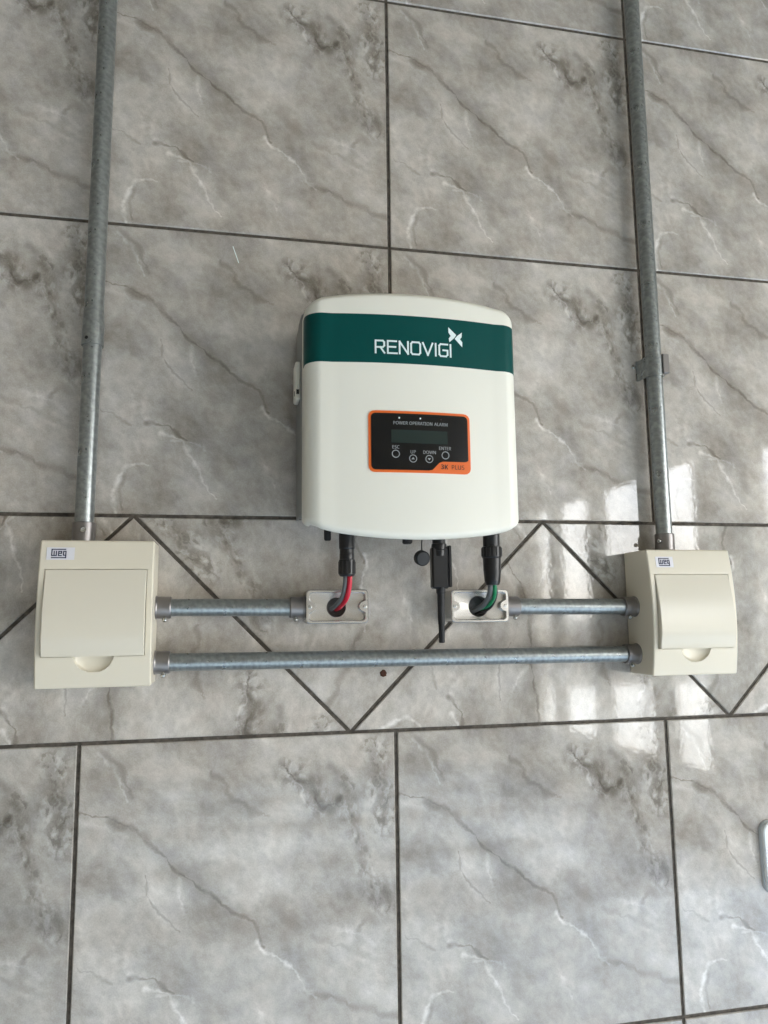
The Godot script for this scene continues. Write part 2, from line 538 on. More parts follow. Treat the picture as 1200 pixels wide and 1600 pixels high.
func cover_path() -> Array:
	# plan of the cover from one back edge round the front to the other: [x, z, nx, nz]
	var r := 0.026
	var out := []
	var zc := face_z(IX - IH + r) - r + 0.002
	for z in [0.095, 0.105, 0.115]:
		out.append([-IH, z, -1.0, 0.0])
	for i in 9:
		var t := deg_to_rad(80.0 * i / 8.0)
		out.append([-IH + r - r * cos(t), zc + r * sin(t), -cos(t), sin(t)])
	for i in range(1, 24):
		var x := lerpf(-IH + r, IH - r, i / 24.0)
		var sl := 2.0 * 0.67 * x
		var n := Vector2(sl, 1.0).normalized()
		out.append([x, face_z(IX + x), n.x, n.y])
	for i in 9:
		var t := deg_to_rad(80.0 * (8 - i) / 8.0)
		out.append([IH - r + r * cos(t), zc + r * sin(t), cos(t), sin(t)])
	for z in [0.115, 0.105, 0.095]:
		out.append([IH, z, 1.0, 0.0])
	return out

func y_low(x: float) -> float:
	var q := absf(x) / IH
	return 0.1068 + 0.017 * q * q + 0.006 * pow(q, 10.0)

func y_high(x: float) -> float:
	var q := absf(x) / IH
	return 0.4625 - 0.011 * q * q - 0.008 * pow(q, 10.0)

func on_face(p: Vector3) -> Vector3:
	# lays a flat print (x, y in wall metres, z = height above the face) on the curved front
	return Vector3(p.x - IX, p.y, face_z(p.x) + p.z)

func strip(b: MB, x0: float, x1: float, lo: Callable, hi: Callable, z: float, n := 16) -> void:
	# a thin sheet on the front between two outlines
	var bot := []
	var topr := []
	for i in n + 1:
		# ends closer together, for round corners
		var x := lerpf(x0, x1, 0.5 - 0.5 * cos(PI * i / n))
		bot.append(Vector2(x, lo.call(x)))
		topr.append(Vector2(x, hi.call(x)))
	for i in n:
		var a := on_face(Vector3(bot[i].x, bot[i].y, z))
		var c := on_face(Vector3(bot[i + 1].x, bot[i + 1].y, z))
		var d := on_face(Vector3(topr[i + 1].x, topr[i + 1].y, z))
		var e := on_face(Vector3(topr[i].x, topr[i].y, z))
		b.quad(a, c, d, e)
		var dz := Vector3(0, 0, -z - 0.0004)
		b.quad(a + dz, c + dz, c, a)
		b.quad(e, d, d + dz, e + dz)
	for s in [0, n]:
		var a := on_face(Vector3(bot[s].x, bot[s].y, z))
		var e := on_face(Vector3(topr[s].x, topr[s].y, z))
		var dz := Vector3(0, 0, -z - 0.0004)
		if s == 0:
			b.quad(a + dz, a, e, e + dz)
		else:
			b.quad(a, a + dz, e + dz, e)

func round_box(b: MB, x0: float, y0: float, x1: float, y1: float, r: float, z: float, n := 24) -> void:
	var cut := func(x: float) -> float:
		var d := maxf(0.0, r - minf(x - x0, x1 - x))
		return r - sqrt(maxf(0.0, r * r - d * d))
	strip(b, x0, x1, func(x: float) -> float: return y0 + cut.call(x), func(x: float) -> float: return y1 - cut.call(x), z, n)

func stroke(b: MB, pts: Array, w: float, z: float) -> void:
	for k in pts.size() - 1:
		var a: Vector2 = pts[k]
		var c: Vector2 = pts[k + 1]
		var d := (c - a).normalized()
		var nn := d.orthogonal() * w * 0.5
		var a2 := a - d * w * 0.45
		var c2 := c + d * w * 0.45
		var zz := z + 0.00003 * (k % 3)
		var p := [on_face(Vector3(a2.x + nn.x, a2.y + nn.y, zz)), on_face(Vector3(a2.x - nn.x, a2.y - nn.y, zz)), on_face(Vector3(c2.x - nn.x, c2.y - nn.y, zz)), on_face(Vector3(c2.x + nn.x, c2.y + nn.y, zz))]
		var dz := Vector3(0, 0, -0.0003)
		if ((p[1] as Vector3) - (p[0] as Vector3)).cross((p[2] as Vector3) - (p[0] as Vector3)).z < 0.0:
			p.reverse()
		b.quad(p[0], p[1], p[2], p[3])
		for i in 4:
			var j := (i + 1) % 4
			b.quad(p[i] + dz, p[j] + dz, p[j], p[i])

func letters(text: String, at: Vector2, height: float, z: float, bold := false) -> ArrayMesh:
	# type laid on the curved front, its capitals `height` tall, centred on `at`
	var tm := TextMesh.new()
	var f := SystemFont.new()
	f.font_names = PackedStringArray(["Droid Sans"])
	if bold:
		f.font_weight = 700
	tm.font = f
	tm.text = text
	tm.font_size = 64
	tm.pixel_size = height / (64.0 * 0.714)
	tm.depth = 0.0002
	tm.curve_step = 2.0
	var b := MB.new()
	for s in tm.get_surface_count():
		var ar := tm.surface_get_arrays(s)
		var vs: PackedVector3Array = ar[Mesh.ARRAY_VERTEX]
		var ix: PackedInt32Array = ar[Mesh.ARRAY_INDEX] if ar[Mesh.ARRAY_INDEX] != null else PackedInt32Array(range(vs.size()))
		for i in range(0, ix.size(), 3):
			var q := []
			for k in 3:
				var v := vs[ix[i + k]]
				q.append(on_face(Vector3(v.x + at.x, v.y + at.y, v.z + z)))
			b.tri(q[0], q[2], q[1])
	return b.done()

func build_inverter() -> void:
	var t := thing("solar_inverter", "white wall-mounted solar inverter with green band and orange-framed display", "inverter", Vector3(IX, EYE, 0))
	var path := cover_path()
	# cover: swept up the plan, closed above and below with a rounded edge
	var b := MB.new()
	var rows := []
	var rr := 0.010
	var nrow := 10
	for e in [90.0, 70.0, 50.0, 30.0, 15.0, 0.0]:
		var row := []
		for p in path:
			var s := rr * (1.0 - cos(deg_to_rad(e)))
			row.append(Vector3(p[0] - p[2] * s, y_low(p[0]) + rr - rr * sin(deg_to_rad(e)), p[1] - p[3] * s))
		rows.append(row)
	for k in range(1, nrow):
		var row := []
		for p in path:
			row.append(Vector3(p[0], lerpf(y_low(p[0]) + rr, y_high(p[0]) - rr, float(k) / nrow), p[1]))
		rows.append(row)
	for e in [0.0, 15.0, 30.0, 50.0, 70.0, 90.0]:
		var row := []
		for p in path:
			var s := rr * (1.0 - cos(deg_to_rad(e)))
			row.append(Vector3(p[0] - p[2] * s, y_high(p[0]) - rr + rr * sin(deg_to_rad(e)), p[1] - p[3] * s))
		rows.append(row)
	b.grid(rows, 1)
	# top and underside run back to the heat sink; the underside rises towards it
	var topb := []
	var lowb := []
	for p in path:
		topb.append(Vector3(p[0] * 0.97, y_high(p[0]) - 0.006, 0.095))
		lowb.append(Vector3(p[0] * 0.97, maxf(y_low(p[0]) + 0.004, 0.132), 0.095))
	b.grid([rows[rows.size() - 1], topb], 2)
	b.grid([lowb, rows[0]], 3)
	part("cover", b.done(), mats["white enamel"], t)
	# heat sink behind: a plate with upright fins
	b = MB.new()
	b.box(Vector3(0, 0.296, 0.071), Vector3(0.315, 0.300, 0.050), 0.002)
	for i in 23:
		b.box(Vector3(lerpf(-0.155, 0.155, i / 22.0), 0.296, 0.029), Vector3(0.0030, 0.296, 0.036))
	part("heat_sink", b.done(), mats["heat sink"], t)
	for y in [0.20, 0.40]:
		part("wall_bracket", bxm(Vector3(0.22, 0.03, 0.0125), 0.001, Vector3(0, y, 0.0063)), mats["heat sink"], t)
	part("junction_housing", bxm(Vector3(0.270, 0.030, 0.060), 0.003, Vector3(0, 0.150, 0.080)), mats["heat sink"], t)
	# the switch on its side
	var sw := part("side_switch", bxm(Vector3(0.008, 0.058, 0.034), 0.002, Vector3(-0.1605, 0.350, 0.060)), mats["white enamel"], t)
	part("marking", bxm(Vector3(0.0006, 0.007, 0.004), 0.0, Vector3(-0.1648, 0.332, 0.065)), mats["black film"], sw)
	part("marking", bxm(Vector3(0.004, 0.007, 0.0006), 0.0, Vector3(-0.1612, 0.332, 0.0772)), mats["black film"], sw)
	# green band round the front and its two rounded edges
	b = MB.new()
	var lo := []
	var hi := []
	var lo2 := []
	var hi2 := []
	for k in range(2, path.size() - 2):
		var p: Array = path[k]
		var off := 0.0005
		lo.append(Vector3(p[0] + p[2] * off, 0.3555, p[1] + p[3] * off))
		hi.append(Vector3(p[0] + p[2] * off, 0.4265, p[1] + p[3] * off))
		lo2.append(Vector3(p[0], 0.3555, p[1]))
		hi2.append(Vector3(p[0], 0.4265, p[1]))
	b.grid([lo, hi], 1)
	b.grid([hi, hi2], 2)
	b.grid([lo2, lo], 3)
	var band := part("green_band", b.done(), mats["green print"], t)
	# the maker's name in square capitals
	var x_of := func(px: float) -> float: return 0.2062 + (px - 110.0) / (948.0 - 110.0) * 0.1118
	var base := 0.3698
	var cap := 0.0178
	var glyphs := {
		"R": [[[118, 0], [118, 1], [195, 1], [210, .88], [210, .60], [195, .47], [118, .47]], [[168, .47], [212, 0]]],
		"E": [[[340, 1], [248, 1], [248, 0], [345, 0]], [[248, .52], [330, .52]]],
		"N": [[[375, 0], [375, 1], [466, 0], [466, 1]]],
		"O": [[[515, 1], [585, 1], [600, .86], [600, .14], [585, 0], [515, 0], [500, .14], [500, .86], [515, 1]]],
		"V": [[[630, 1], [684, 0], [737, 1]]],
		"I": [[[772, 0], [772, 1]]],
		"G": [[[905, 1], [828, 1], [812, .86], [812, .14], [828, 0], [888, 0], [905, .14], [905, .50], [856, .50]]],
		"J": [[[940, 0], [940, 1]]],
	}
	for ch in glyphs:
		b = MB.new()
		var q := 0
		for line in glyphs[ch]:
			var pts := []
			for p in line:
				pts.append(Vector2(x_of.call(float(p[0])), base + p[1] * cap))
			stroke(b, pts, 0.0025, 0.0012 + 0.00005 * q)
			q += 1
		part("letter", b.done(), mats["white print"], band)
	# emblem: two facing wings, notched at their outer edges
	for wing in [[[920, 82], [1010, 165], [985, 198], [930, 243], [922, 205], [945, 175], [920, 140]], [[1076, 135], [1072, 185], [1052, 208], [1078, 240], [1076, 294], [990, 205], [1022, 172]]]:
		b = MB.new()
		var poly := PackedVector2Array()
		for p in wing:
			# from the drawing's slant back to the level
			poly.append(Vector2(x_of.call(float(p[0])), 0.4140 - (p[1] - 82.0 - (p[0] - 920.0) * 0.055) * 0.000139))
		var ix := Geometry2D.triangulate_polygon(poly)
		for i in range(0, ix.size(), 3):
			var a := on_face(Vector3(poly[ix[i]].x, poly[ix[i]].y, 0.0011))
			var c := on_face(Vector3(poly[ix[i + 1]].x, poly[ix[i + 1]].y, 0.0011))
			var d := on_face(Vector3(poly[ix[i + 2]].x, poly[ix[i + 2]].y, 0.0011))
			if (c - a).cross(d - a).z > 0.0:
				b.tri(a, c, d)
			else:
				b.tri(a, d, c)
		part("emblem_wing", b.done(), mats["white print"], band)
	# display panel
	b = MB.new()
	round_box(b, 0.1960, 0.1990, 0.3432, 0.2862, 0.0085, 0.0012)
	var panel := part("display_panel", b.done(), mats["orange print"], t)
	b = MB.new()
	var px0 := 0.1996
	var px1 := 0.3396
	var r := 0.0062
	var cut := func(x: float) -> float:
		var d := maxf(0.0, r - minf(x - px0, px1 - x))
		return r - sqrt(maxf(0.0, r * r - d * d))
	strip(b, px0, px1, func(x: float) -> float:
		if x < 0.285:
			return 0.2026 + cut.call(x)
		return minf(0.2026 + (x - 0.285) * 1.0, 0.2158 + 0.02 * (x - 0.3)) + (cut.call(x) * 0.5 if x > 0.33 else 0.0), func(x: float) -> float: return 0.2826 - cut.call(x), 0.0018, 40)
	part("black_face", b.done(), mats["black film"], panel)
	b = MB.new()
	strip(b, 0.2276, 0.3088, func(_x: float) -> float: return 0.2405, func(_x: float) -> float: return 0.2592, 0.0022, 10)
	part("screen", b.done(), mats["liquid crystal"], panel)
	for q in [[0.2337, 0.2249, 0], [0.2581, 0.2188, 1], [0.2814, 0.2188, -1], [0.3052, 0.2249, 0]]:
		b = MB.new()
		var c0 := on_face(Vector3(q[0], q[1], 0.0018))
		b.lathe(c0, Vector3.BACK, [[0.0, 0.0056], [0.0007, 0.0056], [0.0007, 0.0046], [0.0, 0.0046]], 24)
		var ring := part("button", b.done(), mats["grey print"], panel)
		if q[2] != 0:
			b = MB.new()
			var a := on_face(Vector3(q[0] - 0.0024, q[1] - 0.0012 * q[2], 0.0022))
			var c := on_face(Vector3(q[0] + 0.0024, q[1] - 0.0012 * q[2], 0.0022))
			var d := on_face(Vector3(q[0], q[1] + 0.0020 * q[2], 0.0022))
			if q[2] > 0:
				b.tri(a, c, d)
			else:
				b.tri(a, d, c)
			part("arrow", b.done(), mats["grey print"], ring)
	for w in [["POWER", .2408, .2689, .0030], ["OPERATION", .2703, .2689, .0030], ["ALARM", .2998, .2689, .0030], ["ESC", .2337, .2345, .0030], ["UP", .2582, .2282, .0030], ["DOWN", .2820, .2282, .0030], ["ENTER", .3047, .2347, .0030]]:
		part("lettering", letters(w[0], Vector2(w[1], w[2]), w[3], 0.0021), mats["grey print"], panel)
	part("lettering", letters("3K", Vector2(.3035, .2083), 0.0066, 0.0016, true), mats["dark print"], panel)
	part("lettering", letters("PLUS", Vector2(.3235, .2083), 0.0062, 0.0016), mats["dark print"], panel)
	for x in [0.2393, 0.2695, 0.2998]:
		b = MB.new()
		b.lathe(on_face(Vector3(x, 0.2762, 0.0016)), Vector3.BACK, [[0.0, 0.0012], [0.0005, 0.0012], [0.0007, 0.0]], 10)
		part("indicator_light", b.done(), mats["indicator"] if x < 0.29 else mats["dark print"], panel)
	# what comes out of the underside
	var gl := func(x: float, z: float, prof: Array, ribs: int, nut: Array) -> void:
		var g := MB.new()
		g.lathe(Vector3(x - IX, 0.150, z), Vector3.DOWN, prof, 24)
		var o := part("cable_gland", g.done(), mats["black plastic"], t)
		g = MB.new()
		for i in ribs:
			var an := TAU * i / ribs
			var c := Vector3(x - IX + cos(an) * nut[2], 0.150 - (nut[0] + nut[1]) / 2, z + sin(an) * nut[2])
			g.box(c, Vector3(0.0022, nut[1] - nut[0], 0.0022), 0.0006)
		part("grip_ribs", g.done(), mats["black plastic"], o)
	gl.call(0.1762, 0.088, [[0, .0115], [.050, .0115], [.052, .0105], [.057, .0105], [.059, .0108], [.066, .0108], [.067, .0118], [.088, .0118], [.0905, .0100], [.091, .0052], [.080, .0048]], 14, [.069, .087, .0114])
	gl.call(0.3955, 0.088, [[0, .0128], [.046, .0128], [.047, .0150], [.062, .0150], [.064, .0136], [.082, .0132], [.098, .0118], [.1035, .0100], [.104, .0060], [.090, .0058]], 18, [.048, .061, .0144])
	# blanked ports
	for q in [[0.1500, 0.075, .0052, .036], [0.2690, 0.075, .0078, .040]]:
		b = MB.new()
		b.lathe(Vector3(q[0] - IX, 0.150, q[1]), Vector3.DOWN, [[0, q[2]], [q[3], q[2]], [q[3] + .002, q[2] * .75], [q[3] + .002, 0.0]], 6 if q[2] > .006 else 16)
		part("blanking_plug", b.done(), mats["black rubber"], t)
	# dust cap hanging from its strap
	b = MB.new()
	b.lathe(Vector3(0.2890 - IX, 0.0865, 0.083), Vector3(0.15, -0.25, 1.0), [[-0.006, 0.0], [-0.006, 0.0100], [-0.005, 0.0112], [0.004, 0.0112], [0.0055, 0.0095], [0.006, 0.0]], 20)
	var dc := part("dust_cap", b.done(), mats["black rubber"], t)
	b = MB.new()
	b.tube(curve([Vector3(0.289 - IX, 0.096, 0.082), Vector3(0.290 - IX, 0.112, 0.080), Vector3(0.293 - IX, 0.138, 0.080)]), 0.0009, 6)
	part("strap", b.done(), mats["black rubber"], dc)

func curve(pts: Array, n := 8) -> Array:
	# a smooth line through the points
	var out := []
	for k in pts.size() - 1:
		var p0: Vector3 = pts[maxi(k - 1, 0)]
		var p1: Vector3 = pts[k]
		var p2: Vector3 = pts[k + 1]
		var p3: Vector3 = pts[mini(k + 2, pts.size() - 1)]
		for i in n:
			out.append(p1.cubic_interpolate(p2, p0, p3, float(i) / n))
	out.append(pts[pts.size() - 1])
	return out

func build_dongle() -> void:
	var t := thing("wireless_dongle", "black wireless stick with thin aerial plugged under the inverter", "dongle", Vector3(0.3165, EYE, 0.082))
	var b := MB.new()
	b.lathe(Vector3(-0.001, 0.1345, 0), Vector3.DOWN, [[0, .0098], [.026, .0098], [.027, .0112], [.035, .0112], [.036, .0098], [.045, .0098]], 20)
	part("plug", b.done(), mats["black plastic"], t)
	part("body", bxm(Vector3(0.0255, 0.062, 0.015), 0.0025, Vector3(-0.001, 0.0725, 0)), mats["black plastic"], t)
	part("side_rail", bxm(Vector3(0.005, 0.0615, 0.010), 0.0012, Vector3(0.0142, 0.0745, 0.001)), mats["black plastic"], t)
	b = MB.new()
	b.lathe(Vector3(0.0004, 0.0440, 0), Vector3(0.0004, -1, 0), [[0, .0072], [.008, .0068], [.010, .0056], [.054, .0050], [.0545, .0046], [.0800, .0044], [.0812, .0036], [.0815, 0]], 16)
	part("aerial", b.done(), mats["black rubber"], t)

# ---------------------------------------------------------------- breaker boxes
func box_z(y: float) -> float:
	# front of the enclosure, bowed out at mid height; y from its middle
	var q := y / 0.0987
	return 0.0705 + 0.0105 * (1.0 - q * q)

var box_meshes := {}

func build_breaker_box(label: String, at: Vector3, sticker: Array) -> void:
	var hw := 0.0741
	var hh := 0.0987
	var t := thing("breaker_box", label, "breaker box", at, "breaker boxes on the tiled wall")
	var dx0 := -0.0662
	var dx1 := 0.0662
	var dy0 := -0.0578
	var dy1 := 0.0592
	if box_meshes.is_empty():
		var b := MB.new()
		# front with the door's recess and the finger scoop under it
		var xs := []
		var ys := []
		var bev := 0.0016
		for i in 101:
			xs.append(lerpf(-hw + bev, hw - bev, i / 100.0))
		for i in 133:
			ys.append(lerpf(-hh + bev, hh - bev, i / 132.0))
		var add := func(list: Array, v: float, inner: float) -> void:
			list.append(v)
			list.append(inner)
			list.sort()
		add.call(xs, dx0, dx0 + 0.00002)
		add.call(xs, dx1, dx1 - 0.00002)
		add.call(ys, dy0, dy0 + 0.00002)
		add.call(ys, dy1, dy1 - 0.00002)
		var zz := func(x: float, y: float) -> float:
			var z: float = box_z(y)
			if x > dx0 + 0.00001 and x < dx1 - 0.00001 and y > dy0 + 0.00001 and y < dy1 - 0.00001:
				return z - 0.0042
			var ex := x / 0.0250
			var ey := (y - dy0 - 0.001) / 0.0212
			var rr := ex * ex + ey * ey
			if rr < 1.0 and y <= dy0 + 0.00001:
				z -= 0.0085 * pow(1.0 - rr, 0.42)
			return z
		var rows := []
		for y in ys:
			var row := []
			for x in xs:
				row.append(Vector3(x, y, zz.call(x, y)))
			rows.append(row)
		b.grid(rows, -1)
		# rounded edge and sides, a little wider at the wall
		var seam := 0.0
		for e in 2:
			var sx := -1.0 if e == 0 else 1.0
			var c0 := []
			var c1 := []
			var c2 := []
			for y in ys:
				c0.append(Vector3(sx * (hw - bev), y, box_z(y)))
				c1.append(Vector3(sx * hw, y * 1.0, box_z(y) - bev))
				c2.append(Vector3(sx * (hw + 0.0004), y, 0.004))
			var order := [c0, c1, c2] if sx < 0 else [c2, c1, c0]
			order.reverse()
			b.grid([order[0], order[1]], -1)
			b.grid([order[1], order[2]], -1)
		for e in 2:
			var sy := -1.0 if e == 0 else 1.0
			var y: float = sy * (hh - bev)
			var r0 := []
			var r1 := []
			var r2 := []
			for x in xs:
				r0.append(Vector3(x, y, box_z(y)))
				r1.append(Vector3(x, sy * hh, box_z(y) - bev))
				r2.append(Vector3(x, sy * hh, 0.004))
			if sy > 0:
				b.grid([r0, r1, r2], -1)
			else:
				b.grid([r2, r1, r0], -1)
		# the four small corner faces
		for sx in [-1.0, 1.0]:
			for sy in [-1.0, 1.0]:
				var y: float = sy * (hh - bev)
				var a := Vector3(sx * (hw - bev), y, box_z(y))
				var c := Vector3(sx * hw, y, box_z(y) - bev)
				var d := Vector3(sx * (hw - bev), sy * hh, box_z(y) - bev)
				var c3 := Vector3(sx * (hw + 0.0004), y, 0.004)
				var d3 := Vector3(sx * (hw - bev), sy * hh, 0.004)
				if sx * sy > 0:
					b.tri(a, c, d)
					b.quad(d, c, c3, d3)
				else:
					b.tri(a, d, c)
					b.quad(c, d, d3, c3)
		box_meshes["cover"] = b.done()
		box_meshes["base"] = bxm(Vector3(hw * 2 - 0.003, hh * 2 - 0.003, 0.012), 0.001, Vector3(0, 0, 0.006))
		# the door stands more proud towards its foot
		b = MB.new()
		var gap := 0.0009
		var n := 36
		var prof := []
		for i in n + 1:
			var f := float(i) / n
			var y := lerpf(dy1 - gap, dy0 + gap, f)
			var proud := 0.0004 + 0.0085 * sin(minf(f * 1.18, 1.0) * PI * 0.5) - 0.0030 * smoothstep(0.75, 1.0, f)
			prof.append(Vector2(y, box_z(y) + proud))
		var x0 := dx0 + gap
		var x1 := dx1 - gap
		var eb := 0.0010
		var f0 := []
		var f1 := []
		var s0 := []
		var s1 := []
		var w0 := []
		var w1 := []
		for p in prof:
			f0.append(Vector3(x0 + eb, p.x, p.y))
			f1.append(Vector3(x1 - eb, p.x, p.y))
			s0.append(Vector3(x0, p.x, p.y - eb))
			s1.append(Vector3(x1, p.x, p.y - eb))
			w0.append(Vector3(x0, p.x, box_z(p.x) - 0.0045))
			w1.append(Vector3(x1, p.x, box_z(p.x) - 0.0045))
		b.grid([f0, f1], 1)
		b.grid([s0, f0], 2)
		b.grid([f1, s1], 3)
		b.grid([w0, s0], 4)
		b.grid([s1, w1], 5)
		for e in [0, n]:
			var top: bool = e == 0
			var q := [f0[e], f1[e], s1[e], w1[e], w0[e], s0[e]]
			for i in range(1, 5):
				if top:
					b.tri(q[0], q[i], q[i + 1])
				else:
					b.tri(q[0], q[i + 1], q[i])
		box_meshes["door"] = b.done()
		# the logo of the sticker: bar, letters, bar, in strokes
		b = MB.new()
		var st := func(pts: Array) -> void:
			for i in pts.size() - 1:
				var a := Vector2(pts[i][0], pts[i][1])
				var c := Vector2(pts[i + 1][0], pts[i + 1][1])
				var lo := a.min(c) - Vector2(0.00068, 0.00068)
				var hi := a.max(c) + Vector2(0.00068, 0.00068)
				b.box(Vector3((lo.x + hi.x) / 2, (lo.y + hi.y) / 2, 0.00004 * i), Vector3(hi.x - lo.x, hi.y - lo.y, 0.0003))
		var u := 0.00137
		var w := 0.00118
		st.call([[5.9 * u, 5.0 * w], [-6.6 * u, 5.0 * w], [-6.6 * u, -2.4 * w], [-2.4 * u, -2.4 * w], [-2.4 * u, 2.6 * w]])
		st.call([[-4.5 * u, -1.6 * w], [-4.5 * u, 2.6 * w]])
		st.call([[2.2 * u, -2.4 * w], [-0.3 * u, -2.4 * w], [-0.3 * u, 2.6 * w], [2.4 * u, 2.6 * w], [2.4 * u, 0.3 * w], [0.8 * u, 0.3 * w]])
		st.call([[6.2 * u, -1.9 * w], [4.2 * u, -1.9 * w], [4.2 * u, 2.6 * w], [6.4 * u, 2.6 * w], [6.4 * u, -4.9 * w], [-6.6 * u, -4.9 * w]])
		box_meshes["logo"] = b.done()
	part("base", box_meshes["base"], mats["beige plastic"], t)
	var c := part("front_cover", box_meshes["cover"], mats["beige plastic"], t)
	part("door", box_meshes["door"], mats["door plastic"], t)
	# sticker: set on the slope above the door
	var sy: float = sticker[1]
	var sl := -2.0 * 0.0105 * sy / (0.0987 * 0.0987)
	var o := part("sticker", bxm(Vector3(sticker[2], sticker[3], 0.0003), 0.0, Vector3(0, 0, 0.0001)), mats["label paper"], c, Vector3(sticker[0], sy, box_z(sy) + 0.0002))
	o.rotation.x = atan(sl)
	var lg := part("logo", box_meshes["logo"], mats["navy print"], c, Vector3(sticker[0] + sticker[4], sy, box_z(sy) + 0.0006))
	lg.rotation.x = atan(sl)
	lg.scale = Vector3(sticker[5], sticker[5], 1.0)

# ---------------------------------------------------------------- conduits
func screw(parent: Node3D, at: Vector3, dir: Vector3, r := 0.0034, l := 0.006) -> void:
	var b := MB.new()
	b.lathe(at, dir, [[-0.004, r * 0.6], [l * 0.35, r * 0.6], [l * 0.35, r], [l * 0.8, r], [l, r * 0.75], [l, r * 0.45], [l * 0.72, r * 0.35], [l * 0.72, 0.0]], 12)
	part("screw", b.done(), mats["bright screw"], parent)

func build_conduits() -> void:
	# the two risers
	for q in [["riser conduit", -0.1862, -0.1924, 0.1085, "galvanised upright conduit with a flared coupling, entering the box whose door hangs flat", 1], ["", 0.7232, 0.7225, 0.102, "", 0]]:
		var left: bool = q[5] == 1
		var t := thing("conduit", "galvanised upright conduit with a flared joint, joined to the wider-stickered breaker box" if left else "galvanised upright conduit held by a strap clamp above the breaker box", "conduit", Vector3(q[2], EYE + q[3], 0.026), "upright conduits")
		var b := MB.new()
		var r := 0.0132
		var top := Vector3(float(q[1]) - float(q[2]), 1.517 - float(q[3]) - 0.003, 0)
		var len := top.length()
		if left:
			var cut := 0.305
			b.lathe(Vector3.ZERO, top, [[0.0, r], [cut, r]], 32)
			part("pipe", b.done(), mats["zinc"], t)
			b = MB.new()
			# the upper length's belled end slips over the lower one
			b.lathe(Vector3.ZERO, top, [[cut - 0.012, 0.0134], [cut - 0.012, 0.0156], [cut + 0.022, 0.0154], [cut + 0.052, 0.0137], [len, 0.0134]], 32)
			part("belled_pipe", b.done(), mats["zinc"], t)
			b = MB.new()
			b.lathe(top.normalized() * (cut - 0.004) + Vector3(-0.006, 0, 0.013), Vector3(-0.3, 0, 1), [[-0.003, 0.0026], [0.0016, 0.0026], [0.0026, 0.0015], [0.0026, 0]], 10)
			part("rivet", b.done(), mats["black rubber"], t)
		else:
			b.lathe(Vector3.ZERO, top, [[0.0, r], [len, r]], 32)
			part("pipe", b.done(), mats["zinc"], t)
		b = MB.new()
		b.lathe(Vector3(0, 0.0, 0), Vector3.UP, [[0.0, 0.0168], [0.003, 0.0168], [0.004, 0.0158], [0.030, 0.0158], [0.031, 0.0150], [0.031, r - 0.0002]], 32)
		var cn := part("connector", b.done(), mats["cast aluminium"], t)
		if left:
			screw(cn, Vector3(0.0015, 0.019, 0.0150), Vector3(0.15, 0, 1), 0.0042, 0.007)
		else:
			screw(cn, Vector3(-0.0130, 0.018, 0.0085), Vector3(-1, 0, 0.7), 0.0034, 0.007)
	# level runs: [from x, to x, y from, y to, label, connector at start?, at end?]
	var runs := [
		[-0.0912, 0.1215, 0.0185, 0.0168, "short level galvanised conduit leading to the aluminium box with the red cable", true, true],
		[0.4365, 0.6600, 0.0155, 0.0135, "short level galvanised conduit leading to the aluminium box with the green cable", true, true],
		[-0.0912, 0.6600, -0.0588, -0.0622, "long level galvanised conduit joining the two breaker boxes", true, true],
	]
	for q in runs:
		var r := 0.0125
		var t := thing("conduit", q[4], "conduit", Vector3(q[0], EYE + q[2], 0.027), "level conduits")
		var d := Vector3(q[1] - q[0], q[3] - q[2], 0)
		var l := d.length()
		var b := MB.new()
		b.lathe(Vector3.ZERO, d, [[0.002, r], [l - 0.002, r]], 32)
		part("pipe", b.done(), mats["zinc"], t)
		for e in 2:
			b = MB.new()
			var dir := d.normalized() * (1.0 if e == 0 else -1.0)
			var o := Vector3.ZERO if e == 0 else d
			b.lathe(o, dir, [[0.0, 0.0168], [0.0015, 0.0168], [0.003, 0.0158], [0.0205, 0.0158], [0.022, 0.0150], [0.022, r - 0.0002]], 32)
			var cn := part("connector", b.done(), mats["cast aluminium"], t)
			screw(cn, o + dir * 0.0135 + Vector3(0, -0.0140, 0.0072), Vector3(0, -1.0, 0.5), 0.0034, 0.0065)
	# strap clamp of the riser
	var k := thing("pipe_clamp", "grey metal strap clamp holding the upright conduit to the tiles", "clamp", Vector3(0.7226, EYE + 0.421, 0.0))
	var b := MB.new()
	var outer := []
	var rr := 0.0142
	var plan := [Vector2(-0.0195, 0.0012), Vector2(-0.0160, 0.0012)]
	for i in 13:
		var a := PI - PI * i / 12.0
		plan.append(Vector2(cos(a) * rr, 0.026 + sin(a) * rr) if i > 0 and i < 12 else Vector2(cos(a) * rr, 0.024))
	plan.append(Vector2(0.0145, 0.0012))
	plan.append(Vector2(0.0200, 0.0012))
	var lo := []
	var hi := []
	for p in plan:
		lo.append(Vector3(p.x, -0.018, p.y))
		hi.append(Vector3(p.x, 0.018, p.y))
	b.grid([lo, hi], 1)
	var lo2 := []
	var hi2 := []
	for p in plan:
		var c := Vector2(0, 0.024)
		var q: Vector2 = p + (p - c).normalized() * 0.0016 if p.y > 0.02 else p + Vector2(0, 0.0016)
		lo2.append(Vector3(q.x, -0.018, q.y))
		hi2.append(Vector3(q.x, 0.018, q.y))
	b.grid([lo2, hi2], 1)
	b.grid([lo, lo2], 2)
	b.grid([hi2, hi], 3)
	part("strap", b.done(), mats["zinc"], k)
	part("wedge", bxm(Vector3(0.0120, 0.0340, 0.024), 0.0010, Vector3(0.0135, 0.0030, 0.0310)), mats["cast aluminium"], k)
	screw(k, Vector3(-0.0245, 0.008, 0.0005), Vector3.BACK, 0.0034, 0.003)

